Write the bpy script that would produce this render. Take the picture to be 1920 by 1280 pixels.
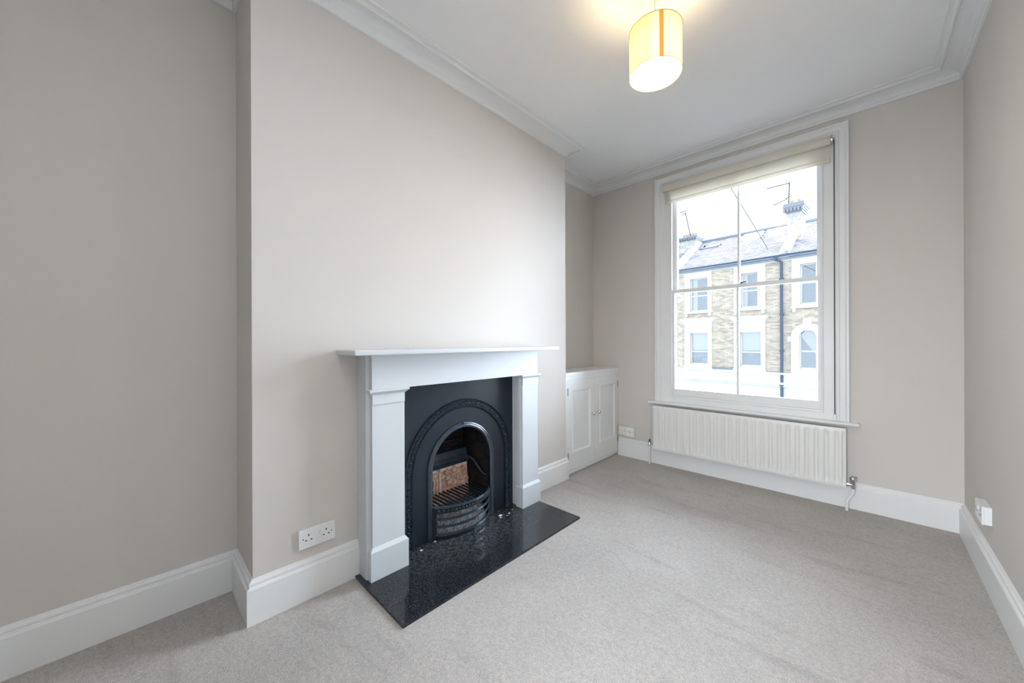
import bpy, bmesh, math, random
from mathutils import Vector, Matrix
random.seed(7)
PI = math.pi
sc = bpy.context.scene
for o in list(bpy.data.objects): bpy.data.objects.remove(o)
COL = sc.collection

# ------------------------------------------------------------------ camera
EYE = Vector((0, 0, 1.15))
yaw, roll = math.radians(44.138), math.radians(-.194)
F = Vector((-math.sin(yaw), math.cos(yaw), 0)); R0 = Vector((math.cos(yaw), math.sin(yaw), 0))
R = R0 * math.cos(roll) + Vector((0, 0, 1)) * math.sin(roll); U = R.cross(F)
cd = bpy.data.cameras.new('camera'); cam = bpy.data.objects.new('camera', cd); COL.objects.link(cam)
cd.sensor_width = 36; cd.lens = 685.43 / 1920 * 36; cd.clip_start = .02; cd.clip_end = 300
cam.matrix_world = Matrix(((R.x, U.x, -F.x, 0), (R.y, U.y, -F.y, 0), (R.z, U.z, -F.z, 1.15), (0, 0, 0, 1)))
sc.camera = cam

# ------------------------------------------------------------------ sky, exposure
SKY = 1.3
w = bpy.data.worlds.new('overcast_sky'); sc.world = w; w.use_nodes = True
bg = w.node_tree.nodes['Background']
bg.inputs[0].default_value = (.78, .90, 1.0, 1); bg.inputs[1].default_value = SKY
sc.view_settings.view_transform = 'Standard'; sc.view_settings.look = 'None'
sc.view_settings.gamma = 1; sc.view_settings.use_curve_mapping = False
sc.view_settings.exposure = 1.0
BULB = 100.0
# the bright part of the overcast sky stands over the roofs across the street: a very soft sun
sd = bpy.data.lights.new('soft_sun', 'SUN'); sun = bpy.data.objects.new('soft_sun', sd); COL.objects.link(sun)
sd.energy = 21.0; sd.angle = math.radians(85); sd.color = (.72, .855, 1.0)
sun.rotation_euler = Vector((-.34, -.76, -.50)).to_track_quat('-Z', 'Y').to_euler(); sun.location = (3, 9, 8)

# two fill lights added behind the camera: low towards right wall, up at ceiling
def fill_light(name, loc, d, size, watts, spread):
    fd = bpy.data.lights.new(name, 'AREA'); fl = bpy.data.objects.new(name, fd); COL.objects.link(fl)
    fd.shape = 'DISK'; fd.size = size; fd.energy = watts; fd.color = (.86, .93, 1.0); fd.spread = math.radians(spread)
    fl.location = loc; fl.rotation_euler = Vector(d).to_track_quat('-Z', 'Y').to_euler()
fill_light('low_fill', (-.25, -1.10, 1.05), (.62, 3.1, -.80), .5, 10.0, 90)
fill_light('ceiling_fill', (-.20, -.45, 1.75), (.12, .50, 1.0), .4, 10.5, 92)

# ------------------------------------------------------------------ materials
def mat(name, col, rough=.6, spec=.5, metal=0, var=0, vscale=5, bump=0, bscale=200, bdist=.002, detail=3, col2=None, stretch=None, coat=0):
    m = bpy.data.materials.new(name); m.use_nodes = True
    nt = m.node_tree; b = nt.nodes['Principled BSDF']
    b.inputs['Base Color'].default_value = (*col, 1); b.inputs['Roughness'].default_value = rough
    b.inputs['Specular IOR Level'].default_value = spec; b.inputs['Metallic'].default_value = metal
    b.inputs['Coat Weight'].default_value = coat
    tc = nt.nodes.new('ShaderNodeTexCoord'); src = tc.outputs['Object']
    if stretch:
        mp = nt.nodes.new('ShaderNodeMapping'); mp.inputs['Scale'].default_value = stretch
        nt.links.new(src, mp.inputs[0]); src = mp.outputs[0]
    if var or col2:
        n = nt.nodes.new('ShaderNodeTexNoise'); n.inputs['Scale'].default_value = vscale; n.inputs['Detail'].default_value = detail
        r = nt.nodes.new('ShaderNodeValToRGB'); r.color_ramp.elements[0].position = .35; r.color_ramp.elements[1].position = .65
        c2 = col2 or tuple(c * (1 - var) for c in col)
        r.color_ramp.elements[0].color = (*c2, 1); r.color_ramp.elements[1].color = (*col, 1)
        nt.links.new(src, n.inputs[0]); nt.links.new(n.outputs[0], r.inputs[0]); nt.links.new(r.outputs[0], b.inputs['Base Color'])
    if bump:
        n2 = nt.nodes.new('ShaderNodeTexNoise'); n2.inputs['Scale'].default_value = bscale; n2.inputs['Detail'].default_value = 2
        bp = nt.nodes.new('ShaderNodeBump'); bp.inputs['Strength'].default_value = bump; bp.inputs['Distance'].default_value = bdist
        nt.links.new(src, n2.inputs[0]); nt.links.new(n2.outputs[0], bp.inputs['Height']); nt.links.new(bp.outputs[0], b.inputs['Normal'])
    return m

M = {}
M['wall'] = mat('wall_paint', (.672, .630, .594), .7, .3, var=.02, vscale=1.2, bump=.05, bscale=60, bdist=.002)
M['ceiling'] = mat('ceiling_paint', (.88, .88, .88), .8, .2, var=.01, vscale=2, bump=.04, bscale=40, bdist=.002)
M['white'] = mat('white_gloss_paint', (.83, .835, .83), .38, .45, var=.02, vscale=6, bump=.04, bscale=30, bdist=.001)
M['mantel'] = mat('mantel_paint', (.68, .705, .73), .45, .4, var=.02, vscale=4, bump=.04, bscale=30, bdist=.001)
M['cornice'] = mat('plaster_white', (.80, .805, .805), .7, .3, bump=.05, bscale=60, bdist=.002)
M['radiator'] = mat('radiator_enamel', (.80, .79, .765), .35, .5)
M['iron'] = mat('black_cast_iron', (.010, .019, .033), .40, .5, var=.3, vscale=9, bump=.12, bscale=220, bdist=.0008)
M['ironbright'] = mat('worn_cast_iron', (.035, .055, .08), .27, .8, var=.3, vscale=20)
M['leafiron'] = mat('glossy_cast_iron', (.05, .085, .12), .20, .9)
M['soot'] = mat('soot_black_iron', (.012, .012, .013), .8, .2, col2=(.03, .022, .02), vscale=22, bump=.6, bscale=70, bdist=.006)
M['terra'] = mat('fired_clay', (.78, .55, .46), .9, .1, col2=(.45, .27, .20), vscale=28, detail=6, bump=.8, bscale=90, bdist=.004)
M['terra2'] = mat('pale_fired_clay', (.86, .68, .58), .9, .1, col2=(.58, .40, .32), vscale=34, detail=6, bump=.7, bscale=110, bdist=.003)
M['ash'] = mat('ash', (.30, .31, .33), .95, .1, col2=(.13, .125, .13), vscale=60, detail=6, bump=1, bscale=120, bdist=.006)
M['crumb'] = mat('plaster_crumb', (.8, .8, .78), .9, .1)
M['chrome'] = mat('chrome', (.62, .63, .64), .18, .6, metal=1)
M['darkmetal'] = mat('dark_metal', (.10, .10, .10), .35, .5, metal=.8)
M['hinge'] = mat('hinge_steel', (.33, .34, .35), .4, .5, metal=.7)
M['plastic'] = mat('white_plastic', (.82, .83, .84), .3, .5)
M['cream'] = mat('cream_plastic', (.80, .78, .64), .35, .5)
M['hole'] = mat('socket_hole', (.008, .008, .008), .6, .2)
M['blind'] = mat('blind_fabric', (.78, .76, .70), .9, .1, bump=.2, bscale=900, bdist=.0004)
M['pvc'] = mat('painted_pipe', (.80, .80, .79), .4, .4)

def carpet():
    m = bpy.data.materials.new('carpet'); m.use_nodes = True; nt = m.node_tree; N = nt.nodes; L = nt.links
    b = N['Principled BSDF']; b.inputs['Roughness'].default_value = .95; b.inputs['Specular IOR Level'].default_value = .1
    b.inputs['Sheen Weight'].default_value = .25; b.inputs['Sheen Roughness'].default_value = .5
    tc = N.new('ShaderNodeTexCoord')
    def noise(s, d, mp=None, rough=.5):
        n = N.new('ShaderNodeTexNoise'); n.inputs['Scale'].default_value = s; n.inputs['Detail'].default_value = d; n.inputs['Roughness'].default_value = rough
        if mp:
            q = N.new('ShaderNodeMapping'); q.inputs['Scale'].default_value = mp[0]; q.inputs['Rotation'].default_value = (0, 0, mp[1]); L.new(tc.outputs['Object'], q.inputs[0]); L.new(q.outputs[0], n.inputs[0])
        else: L.new(tc.outputs['Object'], n.inputs[0])
        return n
    def ramp(n, p0, c0, p1, c1):
        r = N.new('ShaderNodeValToRGB'); e = r.color_ramp.elements; e[0].position = p0; e[1].position = p1; e[0].color = (*c0, 1); e[1].color = (*c1, 1); L.new(n.outputs[0], r.inputs[0]); return r
    def mul(a, c, f=1):
        x = N.new('ShaderNodeMix'); x.data_type = 'RGBA'; x.blend_type = 'MULTIPLY'; x.inputs[0].default_value = f; L.new(a.outputs[0] if hasattr(a, 'outputs') else a, x.inputs[6]); L.new(c.outputs[0], x.inputs[7]); return x.outputs[2]
    fib = ramp(noise(330, 3, rough=.7), .30, (.34, .305, .278), .70, (.735, .68, .635))
    clump = ramp(noise(60, 3), .3, (.86, .86, .86), .6, (1, 1, 1))
    big = ramp(noise(2.2, 4, rough=.6), .35, (.90, .90, .90), .6, (1, 1, 1))
    streak = ramp(noise(1.9, 4, ((1.0, 5.5, 1), math.radians(28)), .55), .30, (.86, .855, .85), .42, (1, 1, 1))
    c = mul(fib, clump); c = mul(c, big); c = mul(c, streak)
    for (cx_, cy_, an, ln_, wd) in ((-.93, 1.72, -.62, .34, .016), (-.99, 1.93, -.58, .30, .014), (-.72, 2.35, -.6, .5, .010), (-1.02, 1.30, -.5, .14, .03), (-.62, 1.0, -.3, .09, .035), (-.35, 1.25, -.4, .07, .03)):
        q = N.new('ShaderNodeMapping'); q.vector_type = 'TEXTURE'; q.inputs['Location'].default_value = (cx_ + .8605, cy_ - .61535, 0); q.inputs['Rotation'].default_value = (0, 0, an); q.inputs['Scale'].default_value = (ln_, wd, 1); L.new(tc.outputs['Object'], q.inputs[0])
        sx = N.new('ShaderNodeVectorMath'); sx.operation = 'MULTIPLY'; sx.inputs[1].default_value = (1, 1, 0); L.new(q.outputs[0], sx.inputs[0])
        wn = noise(9, 3); ad = N.new('ShaderNodeVectorMath'); ad.operation = 'LENGTH'; L.new(sx.outputs[0], ad.inputs[0])
        a2 = N.new('ShaderNodeMath'); a2.operation = 'ADD'; L.new(ad.outputs['Value'], a2.inputs[0]); L.new(wn.outputs[0], a2.inputs[1])
        c = mul(c, ramp(a2, .55, (.84, .835, .83), 1.0, (1, 1, 1)))
    L.new(c, b.inputs['Base Color'])
    n1 = noise(260, 3, rough=.7); n2 = noise(24, 3)
    a = N.new('ShaderNodeMath'); a.operation = 'MULTIPLY_ADD'; a.inputs[1].default_value = 1.2; L.new(n2.outputs[0], a.inputs[0]); L.new(n1.outputs[0], a.inputs[2])
    bp = N.new('ShaderNodeBump'); bp.inputs['Strength'].default_value = .75; bp.inputs['Distance'].default_value = .006
    L.new(a.outputs[0], bp.inputs['Height']); L.new(bp.outputs[0], b.inputs['Normal'])
    return m
M['carpet'] = carpet()

def granite():
    m = bpy.data.materials.new('black_granite'); m.use_nodes = True; nt = m.node_tree; N = nt.nodes; L = nt.links
    b = N['Principled BSDF']; b.inputs['Specular IOR Level'].default_value = .5
    tc = N.new('ShaderNodeTexCoord')
    v = N.new('ShaderNodeTexNoise'); v.inputs['Scale'].default_value = 150; v.inputs['Detail'].default_value = 4; v.inputs['Roughness'].default_value = .7
    L.new(tc.outputs['Object'], v.inputs[0])
    r = N.new('ShaderNodeValToRGB'); e = r.color_ramp.elements
    e[0].position = .45; e[0].color = (.010, .012, .016, 1); e[1].position = .74; e[1].color = (.20, .19, .17, 1)
    x = e.new(.60); x.color = (.028, .032, .038, 1)
    L.new(v.outputs[0], r.inputs[0])
    # dust lying in front of the grate: object coordinates, a patch of its own shape
    n = N.new('ShaderNodeTexNoise'); n.inputs['Scale'].default_value = 60; n.inputs['Detail'].default_value = 8; n.inputs['Roughness'].default_value = .75; L.new(tc.outputs['Object'], n.inputs[0])
    mp = N.new('ShaderNodeMapping'); mp.inputs['Location'].default_value = (.13 * 3.6, -.05 * 1.5, 0); mp.inputs['Scale'].default_value = (3.6, 1.5, 0); L.new(tc.outputs['Object'], mp.inputs[0])
    le = N.new('ShaderNodeVectorMath'); le.operation = 'LENGTH'; L.new(mp.outputs[0], le.inputs[0])
    mr = N.new('ShaderNodeMapRange'); mr.inputs[1].default_value = .25; mr.inputs[2].default_value = .95; mr.inputs[3].default_value = .42; mr.inputs[4].default_value = .05; L.new(le.outputs['Value'], mr.inputs[0])
    rr = N.new('ShaderNodeMapRange'); rr.inputs[1].default_value = .42; rr.inputs[2].default_value = .72; L.new(n.outputs[0], rr.inputs[0])
    mu = N.new('ShaderNodeMath'); mu.operation = 'MULTIPLY'; L.new(rr.outputs[0], mu.inputs[0]); L.new(mr.outputs[0], mu.inputs[1])
    mx = N.new('ShaderNodeMix'); mx.data_type = 'RGBA'; L.new(mu.outputs[0], mx.inputs[0]); L.new(r.outputs[0], mx.inputs[6]); mx.inputs[7].default_value = (.30, .32, .34, 1)
    L.new(mx.outputs[2], b.inputs['Base Color'])
    ro = N.new('ShaderNodeMapRange'); ro.inputs[3].default_value = .10; ro.inputs[4].default_value = .7; L.new(mu.outputs[0], ro.inputs[0]); L.new(ro.outputs[0], b.inputs['Roughness'])
    return m
M['granite'] = granite()

def glass(name, tint=(1, 1, 1), refl=.06):
    m = bpy.data.materials.new(name); m.use_nodes = True; nt = m.node_tree; N = nt.nodes; L = nt.links
    N.remove(N['Principled BSDF'])
    t = N.new('ShaderNodeBsdfTransparent'); t.inputs[0].default_value = (*tint, 1)
    g = N.new('ShaderNodeBsdfGlossy'); g.inputs['Roughness'].default_value = .01
    fr = N.new('ShaderNodeFresnel'); fr.inputs[0].default_value = 1.45
    mm = N.new('ShaderNodeMath'); mm.operation = 'MAXIMUM'; mm.inputs[1].default_value = refl; L.new(fr.outputs[0], mm.inputs[0])
    mx = N.new('ShaderNodeMixShader'); L.new(mm.outputs[0], mx.inputs[0]); L.new(t.outputs[0], mx.inputs[1]); L.new(g.outputs[0], mx.inputs[2])
    L.new(mx.outputs[0], N['Material Output'].inputs[0]); return m
M['glass'] = glass('window_glass')
M['farglass'] = glass('far_window_glass', (.94, .98, 1.0), .20)

def shade_mat(name, col, trans):
    m = bpy.data.materials.new(name); m.use_nodes = True; nt = m.node_tree; N = nt.nodes; L = nt.links
    N.remove(N['Principled BSDF'])
    d = N.new('ShaderNodeBsdfDiffuse'); d.inputs[0].default_value = (*col, 1)
    t = N.new('ShaderNodeBsdfTranslucent'); t.inputs[0].default_value = (*col, 1)
    mx = N.new('ShaderNodeMixShader'); mx.inputs[0].default_value = trans
    L.new(d.outputs[0], mx.inputs[1]); L.new(t.outputs[0], mx.inputs[2]); L.new(mx.outputs[0], N['Material Output'].inputs[0]); return m
M['shade'] = shade_mat('lampshade_fabric', (.96, .86, .60), .5)
M['seam'] = shade_mat('lampshade_seam', (.85, .60, .20), .35)
M['blind'] = shade_mat('blind_fabric', (.90, .865, .79), .40)
M['rim'] = mat('shade_rim', (.35, .25, .12), .6)
M['cord'] = mat('lamp_cord', (.80, .72, .58), .5)
def emis(name, col, s):
    m = bpy.data.materials.new(name); m.use_nodes = True; nt = m.node_tree; N = nt.nodes
    N.remove(N['Principled BSDF']); e = N.new('ShaderNodeEmission'); e.inputs[0].default_value = (*col, 1); e.inputs[1].default_value = s
    nt.links.new(e.outputs[0], N['Material Output'].inputs[0]); return m
M['bulb'] = emis('lit_bulb', (1, .80, .50), BULB)

M['stucco'] = mat('white_stucco', (.80, .80, .79), .8, .2, var=.04, vscale=3)
M['mortar'] = mat('mortar', (.62, .60, .56), .9, .1)
def island(name, c0, c1, c2, rough=.85):
    m = bpy.data.materials.new(name); m.use_nodes = True; nt = m.node_tree; N = nt.nodes; L = nt.links
    b = N['Principled BSDF']; b.inputs['Roughness'].default_value = rough; b.inputs['Specular IOR Level'].default_value = .2
    g = N.new('ShaderNodeNewGeometry'); r = N.new('ShaderNodeValToRGB'); e = r.color_ramp.elements
    e[0].position = 0; e[0].color = (*c0, 1); e[1].position = 1; e[1].color = (*c2, 1); x = e.new(.5); x.color = (*c1, 1)
    L.new(g.outputs['Random Per Island'], r.inputs[0]); L.new(r.outputs[0], b.inputs['Base Color']); return m
M['brick'] = island('stock_brick', (.42, .36, .29), (.56, .49, .405), (.68, .60, .50))
M['slate'] = island('roof_slate', (.20, .19, .24), (.28, .265, .31), (.37, .345, .39), .6)
M['render'] = mat('weathered_render', (.62, .62, .58), .9, .1, col2=(.38, .38, .36), vscale=5, detail=5)
M['lead'] = mat('lead_grey', (.22, .26, .32), .6)
M['downpipe'] = mat('blue_black_pipe', (.06, .10, .16), .5)
M['skytint'] = mat('sky_tint_room', (.15, .34, .56), .8, var=.3, vscale=4)  # blue sky reflection of the far panes, put into the room surfaces' colour
M['curtain'] = mat('white_curtain_sky_pane', (.80, .81, .82), .9, .1)
M['road'] = mat('asphalt', (.16, .16, .165), .9, .2, var=.2, vscale=4)
M['paving'] = mat('paving', (.42, .41, .40), .9, .2, var=.15, vscale=2)
M['antenna'] = mat('antenna_metal', (.05, .06, .07), .6)
M['pot'] = mat('clay_pot', (.45, .38, .34), .9)

# ------------------------------------------------------------------ helpers
WP = {}
def place(o, pt, parent):
    WP[o.name] = Vector(pt)
    if parent is not None: o.parent = parent; o.location = Vector(pt) - WP[parent.name]
    else: o.location = Vector(pt)
def obj(name, bm, m, parent=None, smooth=False, kind=None, label=None, cat=None, group=None):
    if isinstance(bm, B): bm = bm.bm
    if not smooth: bmesh.ops.recalc_face_normals(bm, faces=bm.faces[:])
    else:
        bmesh.ops.recalc_face_normals(bm, faces=bm.faces[:])
        for f in bm.faces: f.smooth = True
        for e in bm.edges:
            if len(e.link_faces) == 2 and e.calc_face_angle(0) > math.radians(40): e.smooth = False
    vs = [v.co for v in bm.verts]
    lo = Vector([min(c[i] for c in vs) for i in range(3)]); hi = Vector([max(c[i] for c in vs) for i in range(3)])
    org = Vector(((lo.x + hi.x) / 2, (lo.y + hi.y) / 2, lo.z))
    for v in bm.verts: v.co -= org
    me = bpy.data.meshes.new(name); bm.to_mesh(me); bm.free(); me.materials.append(M[m] if isinstance(m, str) else m)
    o = bpy.data.objects.new(name, me); COL.objects.link(o); place(o, org, parent)
    if kind: o['kind'] = kind
    if label: o['label'] = label
    if cat: o['category'] = cat
    if group: o['group'] = group
    return o
def thing(name, pt, label=None, cat=None, group=None, kind=None):
    o = bpy.data.objects.new(name, None); o.empty_display_size = .05; COL.objects.link(o); place(o, pt, None)
    if label: o['label'] = label
    if cat: o['category'] = cat
    if group: o['group'] = group
    if kind: o['kind'] = kind
    return o

class B:
    def __init__(s, tf=None): s.bm = bmesh.new(); s.tf = tf
    def add(s, vs, fs):
        if s.tf: vs = [s.tf(*v) for v in vs]
        n = [s.bm.verts.new(v) for v in vs]
        for f in fs:
            try: s.bm.faces.new([n[i] for i in f])
            except ValueError: pass
        return s
    def box(s, x0, x1, y0, y1, z0, z1, bev=0):
        x0, x1 = sorted((x0, x1)); y0, y1 = sorted((y0, y1)); z0, z1 = sorted((z0, z1))
        if not bev:
            v = [(x, y, z) for x in (x0, x1) for y in (y0, y1) for z in (z0, z1)]
            return s.add(v, [(0, 1, 3, 2), (4, 6, 7, 5), (0, 4, 5, 1), (2, 3, 7, 6), (0, 2, 6, 4), (1, 5, 7, 3)])
        t = bmesh.new(); bmesh.ops.create_cube(t, size=1)
        for v in t.verts: v.co = Vector(((x0 + x1) / 2 + v.co.x * (x1 - x0), (y0 + y1) / 2 + v.co.y * (y1 - y0), (z0 + z1) / 2 + v.co.z * (z1 - z0)))
        bmesh.ops.bevel(t, geom=t.edges[:], offset=bev, segments=2, affect='EDGES', profile=.6)
        t.verts.index_update(); vs = [tuple(v.co) for v in t.verts]; fs = [[v.index for v in f.verts] for f in t.faces]; t.free()
        return s.add(vs, fs)
    def hexa(s, p):  # 8 pts: bottom 4, top 4
        return s.add(p, [(3, 2, 1, 0), (4, 5, 6, 7), (0, 1, 5, 4), (1, 2, 6, 5), (2, 3, 7, 6), (3, 0, 4, 7)])
    def sweep(s, path, prof, fmap, closed=False, closeprof=True):
        n = len(path); rings = []
        for i, p in enumerate(path):
            p = Vector(p)
            def nrm(a, b):
                d = (Vector(b) - Vector(a)).normalized(); return Vector((d.y, -d.x))
            if closed or 0 < i < n - 1:
                n1 = nrm(path[i - 1], p); n2 = nrm(p, path[(i + 1) % n]); mm = (n1 + n2); k = mm.length_squared / 2; mm = mm / max(k, .2)
            elif i == 0: mm = nrm(p, path[1])
            else: mm = nrm(path[i - 1], p)
            rings.append([fmap(p.x + mm.x * a, p.y + mm.y * a, h) for a, h in prof])
        k = len(prof); vs = [v for r in rings for v in r]; fs = []
        for i in range(n if closed else n - 1):
            j = (i + 1) % n
            for q in range(k if closeprof else k - 1):
                fs.append((i * k + q, i * k + (q + 1) % k, j * k + (q + 1) % k, j * k + q))
        if not closed and closeprof: fs += [tuple(range(k))[::-1], tuple((n - 1) * k + q for q in range(k))]
        return s.add(vs, fs)
    def tube(s, pts, r, seg=8, cap=True):
        pts = [Vector(p) for p in pts]; n = len(pts); vs = []; prev = None
        rr = r if isinstance(r, (list, tuple)) else [r] * n
        for i, p in enumerate(pts):
            d = (pts[min(i + 1, n - 1)] - pts[max(i - 1, 0)]).normalized()
            if prev is None:
                a = Vector((0, 0, 1)) if abs(d.z) < .9 else Vector((1, 0, 0)); x = d.cross(a).normalized()
            else: x = (prev - d * prev.dot(d)).normalized()
            prev = x; y = d.cross(x)
            vs += [tuple(p + x * math.cos(2 * PI * k / seg) * rr[i] + y * math.sin(2 * PI * k / seg) * rr[i]) for k in range(seg)]
        fs = [(i * seg + k, i * seg + (k + 1) % seg, (i + 1) * seg + (k + 1) % seg, (i + 1) * seg + k) for i in range(n - 1) for k in range(seg)]
        if cap: fs += [tuple(range(seg))[::-1], tuple((n - 1) * seg + k for k in range(seg))]
        return s.add(vs, fs)
    def lathe(s, c, prof, axis='z', seg=20):  # prof: (r, h) open
        vs = []
        for r, h in prof:
            for k in range(seg):
                a = 2 * PI * k / seg; u, v = r * math.cos(a), r * math.sin(a)
                vs.append({'z': (c[0] + u, c[1] + v, c[2] + h), 'x': (c[0] + h, c[1] + u, c[2] + v), 'y': (c[0] + u, c[1] + h, c[2] + v)}[axis])
        fs = [(i * seg + k, i * seg + (k + 1) % seg, (i + 1) * seg + (k + 1) % seg, (i + 1) * seg + k) for i in range(len(prof) - 1) for k in range(seg)]
        fs += [tuple(range(seg))[::-1], tuple((len(prof) - 1) * seg + k for k in range(seg))]
        return s.add(vs, fs)
    def holes(s, x0, x1, z0, z1, y0, y1, hs):  # slab with rectangular holes (x0,x1,z0,z1)
        xs = sorted({x0, x1, *[min(max(v, x0), x1) for h in hs for v in h[:2]]}); zs = sorted({z0, z1, *[min(max(v, z0), z1) for h in hs for v in h[2:]]})
        for i in range(len(xs) - 1):
            run = None
            for j in range(len(zs) - 1):
                cx, cz = (xs[i] + xs[i + 1]) / 2, (zs[j] + zs[j + 1]) / 2
                inside = any(h[0] < cx < h[1] and h[2] < cz < h[3] for h in hs)
                if not inside:
                    if run is None: run = zs[j]
                if inside and run is not None: s.box(xs[i], xs[i + 1], y0, y1, run, zs[j]); run = None
            if run is not None: s.box(xs[i], xs[i + 1], y0, y1, run, zs[-1])
        return s

# ------------------------------------------------------------------ room numbers (metres, eye above the origin)
Xc, Xa, Xb, Xr, Yf, Y1, Y2, Yb = -1.8156, -2.1365, -2.108, .4154, 3.4306, .334, 2.518, -1.9
CZ = 2.775
STR = 'structure'
obj('floor', B().box(Xa - .3, Xr + .3, Yb - .3, Yf + .1, -.08, 0), 'carpet', kind=STR)
obj('ceiling', B().box(Xa - .3, Xr + .3, Yb - .3, Yf + .35, CZ, CZ + .2), 'ceiling', kind=STR)
obj('wall_left', B().box(Xa - .3, Xa, Yb - .3, Y1, 0, CZ).box(Xb - .3, Xb, Y2, Yf + .3, 0, CZ), 'wall', kind=STR)
FB = (1.155, 1.665)     # firebox opening in the breast
obj('wall_chimney', B().box(Xa - .25, Xc, Y1, FB[0], 0, CZ).box(Xa - .25, Xc, FB[1], Y2, 0, CZ).box(Xa - .25, Xc, FB[0], FB[1], .70, CZ).box(Xa - .25, -2.075, FB[0], FB[1], 0, .70), 'wall', kind=STR)
wx = -.758
obj('wall_far', B().holes(Xb - .3, Xr + .3, 0, CZ, Yf, Yf + .30, [(wx - .60, wx + .60, .585, 2.60)]), 'wall', kind=STR)
obj('wall_right', B().box(Xr, Xr + .3, Yb - .3, Yf, 0, CZ), 'wall', kind=STR)
obj('wall_back', B().holes(Xa, Xr, 0, CZ, Yb - .25, Yb, []), 'wall', kind=STR)

# cornice
prof = [(0, 2.700), (.012, 2.700), (.016, 2.704), (.017, 2.718), (.011, 2.722)]
for k in range(9):
    a = k / 8 * PI / 2
    prof.append((.012 + .078 * (1 - math.cos(a)), 2.724 + .034 * math.sin(a)))
prof += [(.092, 2.753), (.100, 2.752), (.106, 2.757), (.106, 2.765), (.111, 2.767), (.128, 2.767), (.132, 2.771), (.132, CZ), (0, CZ)]
ring = [(Xa, Yb), (Xa, Y1), (Xc, Y1), (Xc, Y2), (Xb, Y2), (Xb, Yf), (Xr, Yf), (Xr, Yb)]
obj('trim_1', B().sweep(ring, prof, lambda x, y, h: (x, y, h), closed=True), 'cornice', kind=STR)

# skirting boards
sk = [(0, 0), (.024, 0), (.024, .143), (.021, .148), (.015, .150), (.013, .154), (.016, .159), (.015, .165), (.008, .170), (.005, .176), (0, .177)]
ident = lambda x, y, h: (x, y, h)
SL, SR = .765, 2.014      # fire surround sides
obj('baseboard_left', B().sweep([(Xa, Yb), (Xa, Y1), (Xc, Y1), (Xc, SL)], sk, ident), 'white', kind=STR)
obj('baseboard_chimney', B().sweep([(Xc, SR), (Xc, Y2 + .012)], sk, ident), 'white', kind=STR)
obj('baseboard_far', B().sweep([(Xc + .003, Yf), (Xr, Yf)], sk, ident), 'white', kind=STR)
obj('baseboard_right', B().sweep([(Xr, Yf - .001), (Xr, Yb)], sk, ident), 'white', kind=STR)
obj('baseboard_back', B().sweep([(Xr, Yb), (Xa, Yb)], sk, ident), 'white', kind=STR)

# ------------------------------------------------------------------ window_1 (sash window)
win = thing('window_1', (wx, Yf, .58), kind=STR)
xz = lambda x, z, h: (x, Yf - h, z)
ap = [(0, 0), (0, .026), (.004, .031), (.014, .031), (.019, .024), (.024, .021), (.050, .019), (.056, .013), (.066, .013), (.072, .010), (.085, .009), (.085, 0)]
obj('architrave', B().sweep([(wx - .674, .588), (wx - .674, 2.660), (wx + .674, 2.660), (wx + .674, .588)], ap, xz), 'white', win)
fr = B()
for s in (-1, 1): fr.box(wx + s * .535, wx + s * .604, Yf - .007, Yf + .13, .588, 2.60)
fr.box(wx - .535, wx + .535, Yf - .007, Yf + .13, .588, .637).box(wx - .535, wx + .535, Yf - .007, Yf + .13, 2.53, 2.60)
obj('box_frame', fr, 'white', win)
obj('staff_bead', B().sweep([(wx - .537, .636), (wx - .537, 2.532), (wx + .537, 2.532), (wx + .537, .636)], [(0, -.010), (0, .012), (.004, .015), (.012, .014), (.016, .009), (.016, -.010)], xz, closed=True), 'white', win)
def sash(name, y0, y1, z0, z1, half, rb, rt, barx, panes):
    m = B()
    for s in (-1, 1): m.box(wx + s * half, wx + s * .535, y0, y1, z0, z1)
    m.box(wx - half, wx + half, y0, y1, z0, z0 + rb).box(wx - half, wx + half, y0, y1, z1 - rt, z1)
    s = obj(name, m, 'white', win)
    obj('glazing_bar', B().box(barx - .008, barx + .008, y0 + .004, y1 - .004, z0 + rb, z1 - rt, .003), 'white', s)
    ym = (y0 + y1) / 2
    for a, b in ((wx - half, barx - .008), (barx + .008, wx + half)): obj('pane', B().box(a, b, ym - .002, ym + .002, z0 + rb, z1 - rt), 'glass', s)
    return s
ls = sash('lower_sash', Yf + .012, Yf + .050, .640, 1.617, .505, .072, .029, -.761, 2)
us = sash('upper_sash', Yf + .056, Yf + .094, 1.590, 2.53, .497, .026, .05, -.762, 2)
lk = obj('sash_lock', B().box(-.745, -.700, Yf + .020, Yf + .045, 1.617, 1.623, .002).lathe((-.735, Yf + .032, 1.623), [(.010, 0), (.010, .006), (.005, .009)], seg=10).tube([(-.735, Yf + .032, 1.630), (-.715, Yf + .026, 1.632), (-.695, Yf + .022, 1.632)], .0045, 8), 'darkmetal', win, smooth=True, label='dark metal sash catch')
sp = [(0, 0), (0, .020)]
nose = [(.0 + .012 * 0, 0)]
m = B(); y0 = Yf - .058
prof2 = [(Yf + .02, .566), (y0 + .010, .566), (y0 + .003, .568), (y0, .572), (y0 - .002, .577), (y0, .583), (y0 + .004, .587), (y0 + .010, .588), (Yf + .02, .588)]
vs = [(x, y, z) for x in (-1.484, -.037) for y, z in prof2]
# the board is notched round the wall: the part behind the wall face is narrower
k = len(prof2)
vs = [(x, min(y, Yf), z) for x, y, z in vs]
m.add(vs, [(i, (i + 1) % k, k + (i + 1) % k, k + i) for i in range(k)] + [tuple(range(k))[::-1], tuple(range(k, 2 * k))])
obj('window_board', m, 'white', win)
obj('stone_sill', B().box(wx - .60, wx + .60, Yf + .09, Yf + .36, .50, .59), 'stucco', win)

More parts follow.
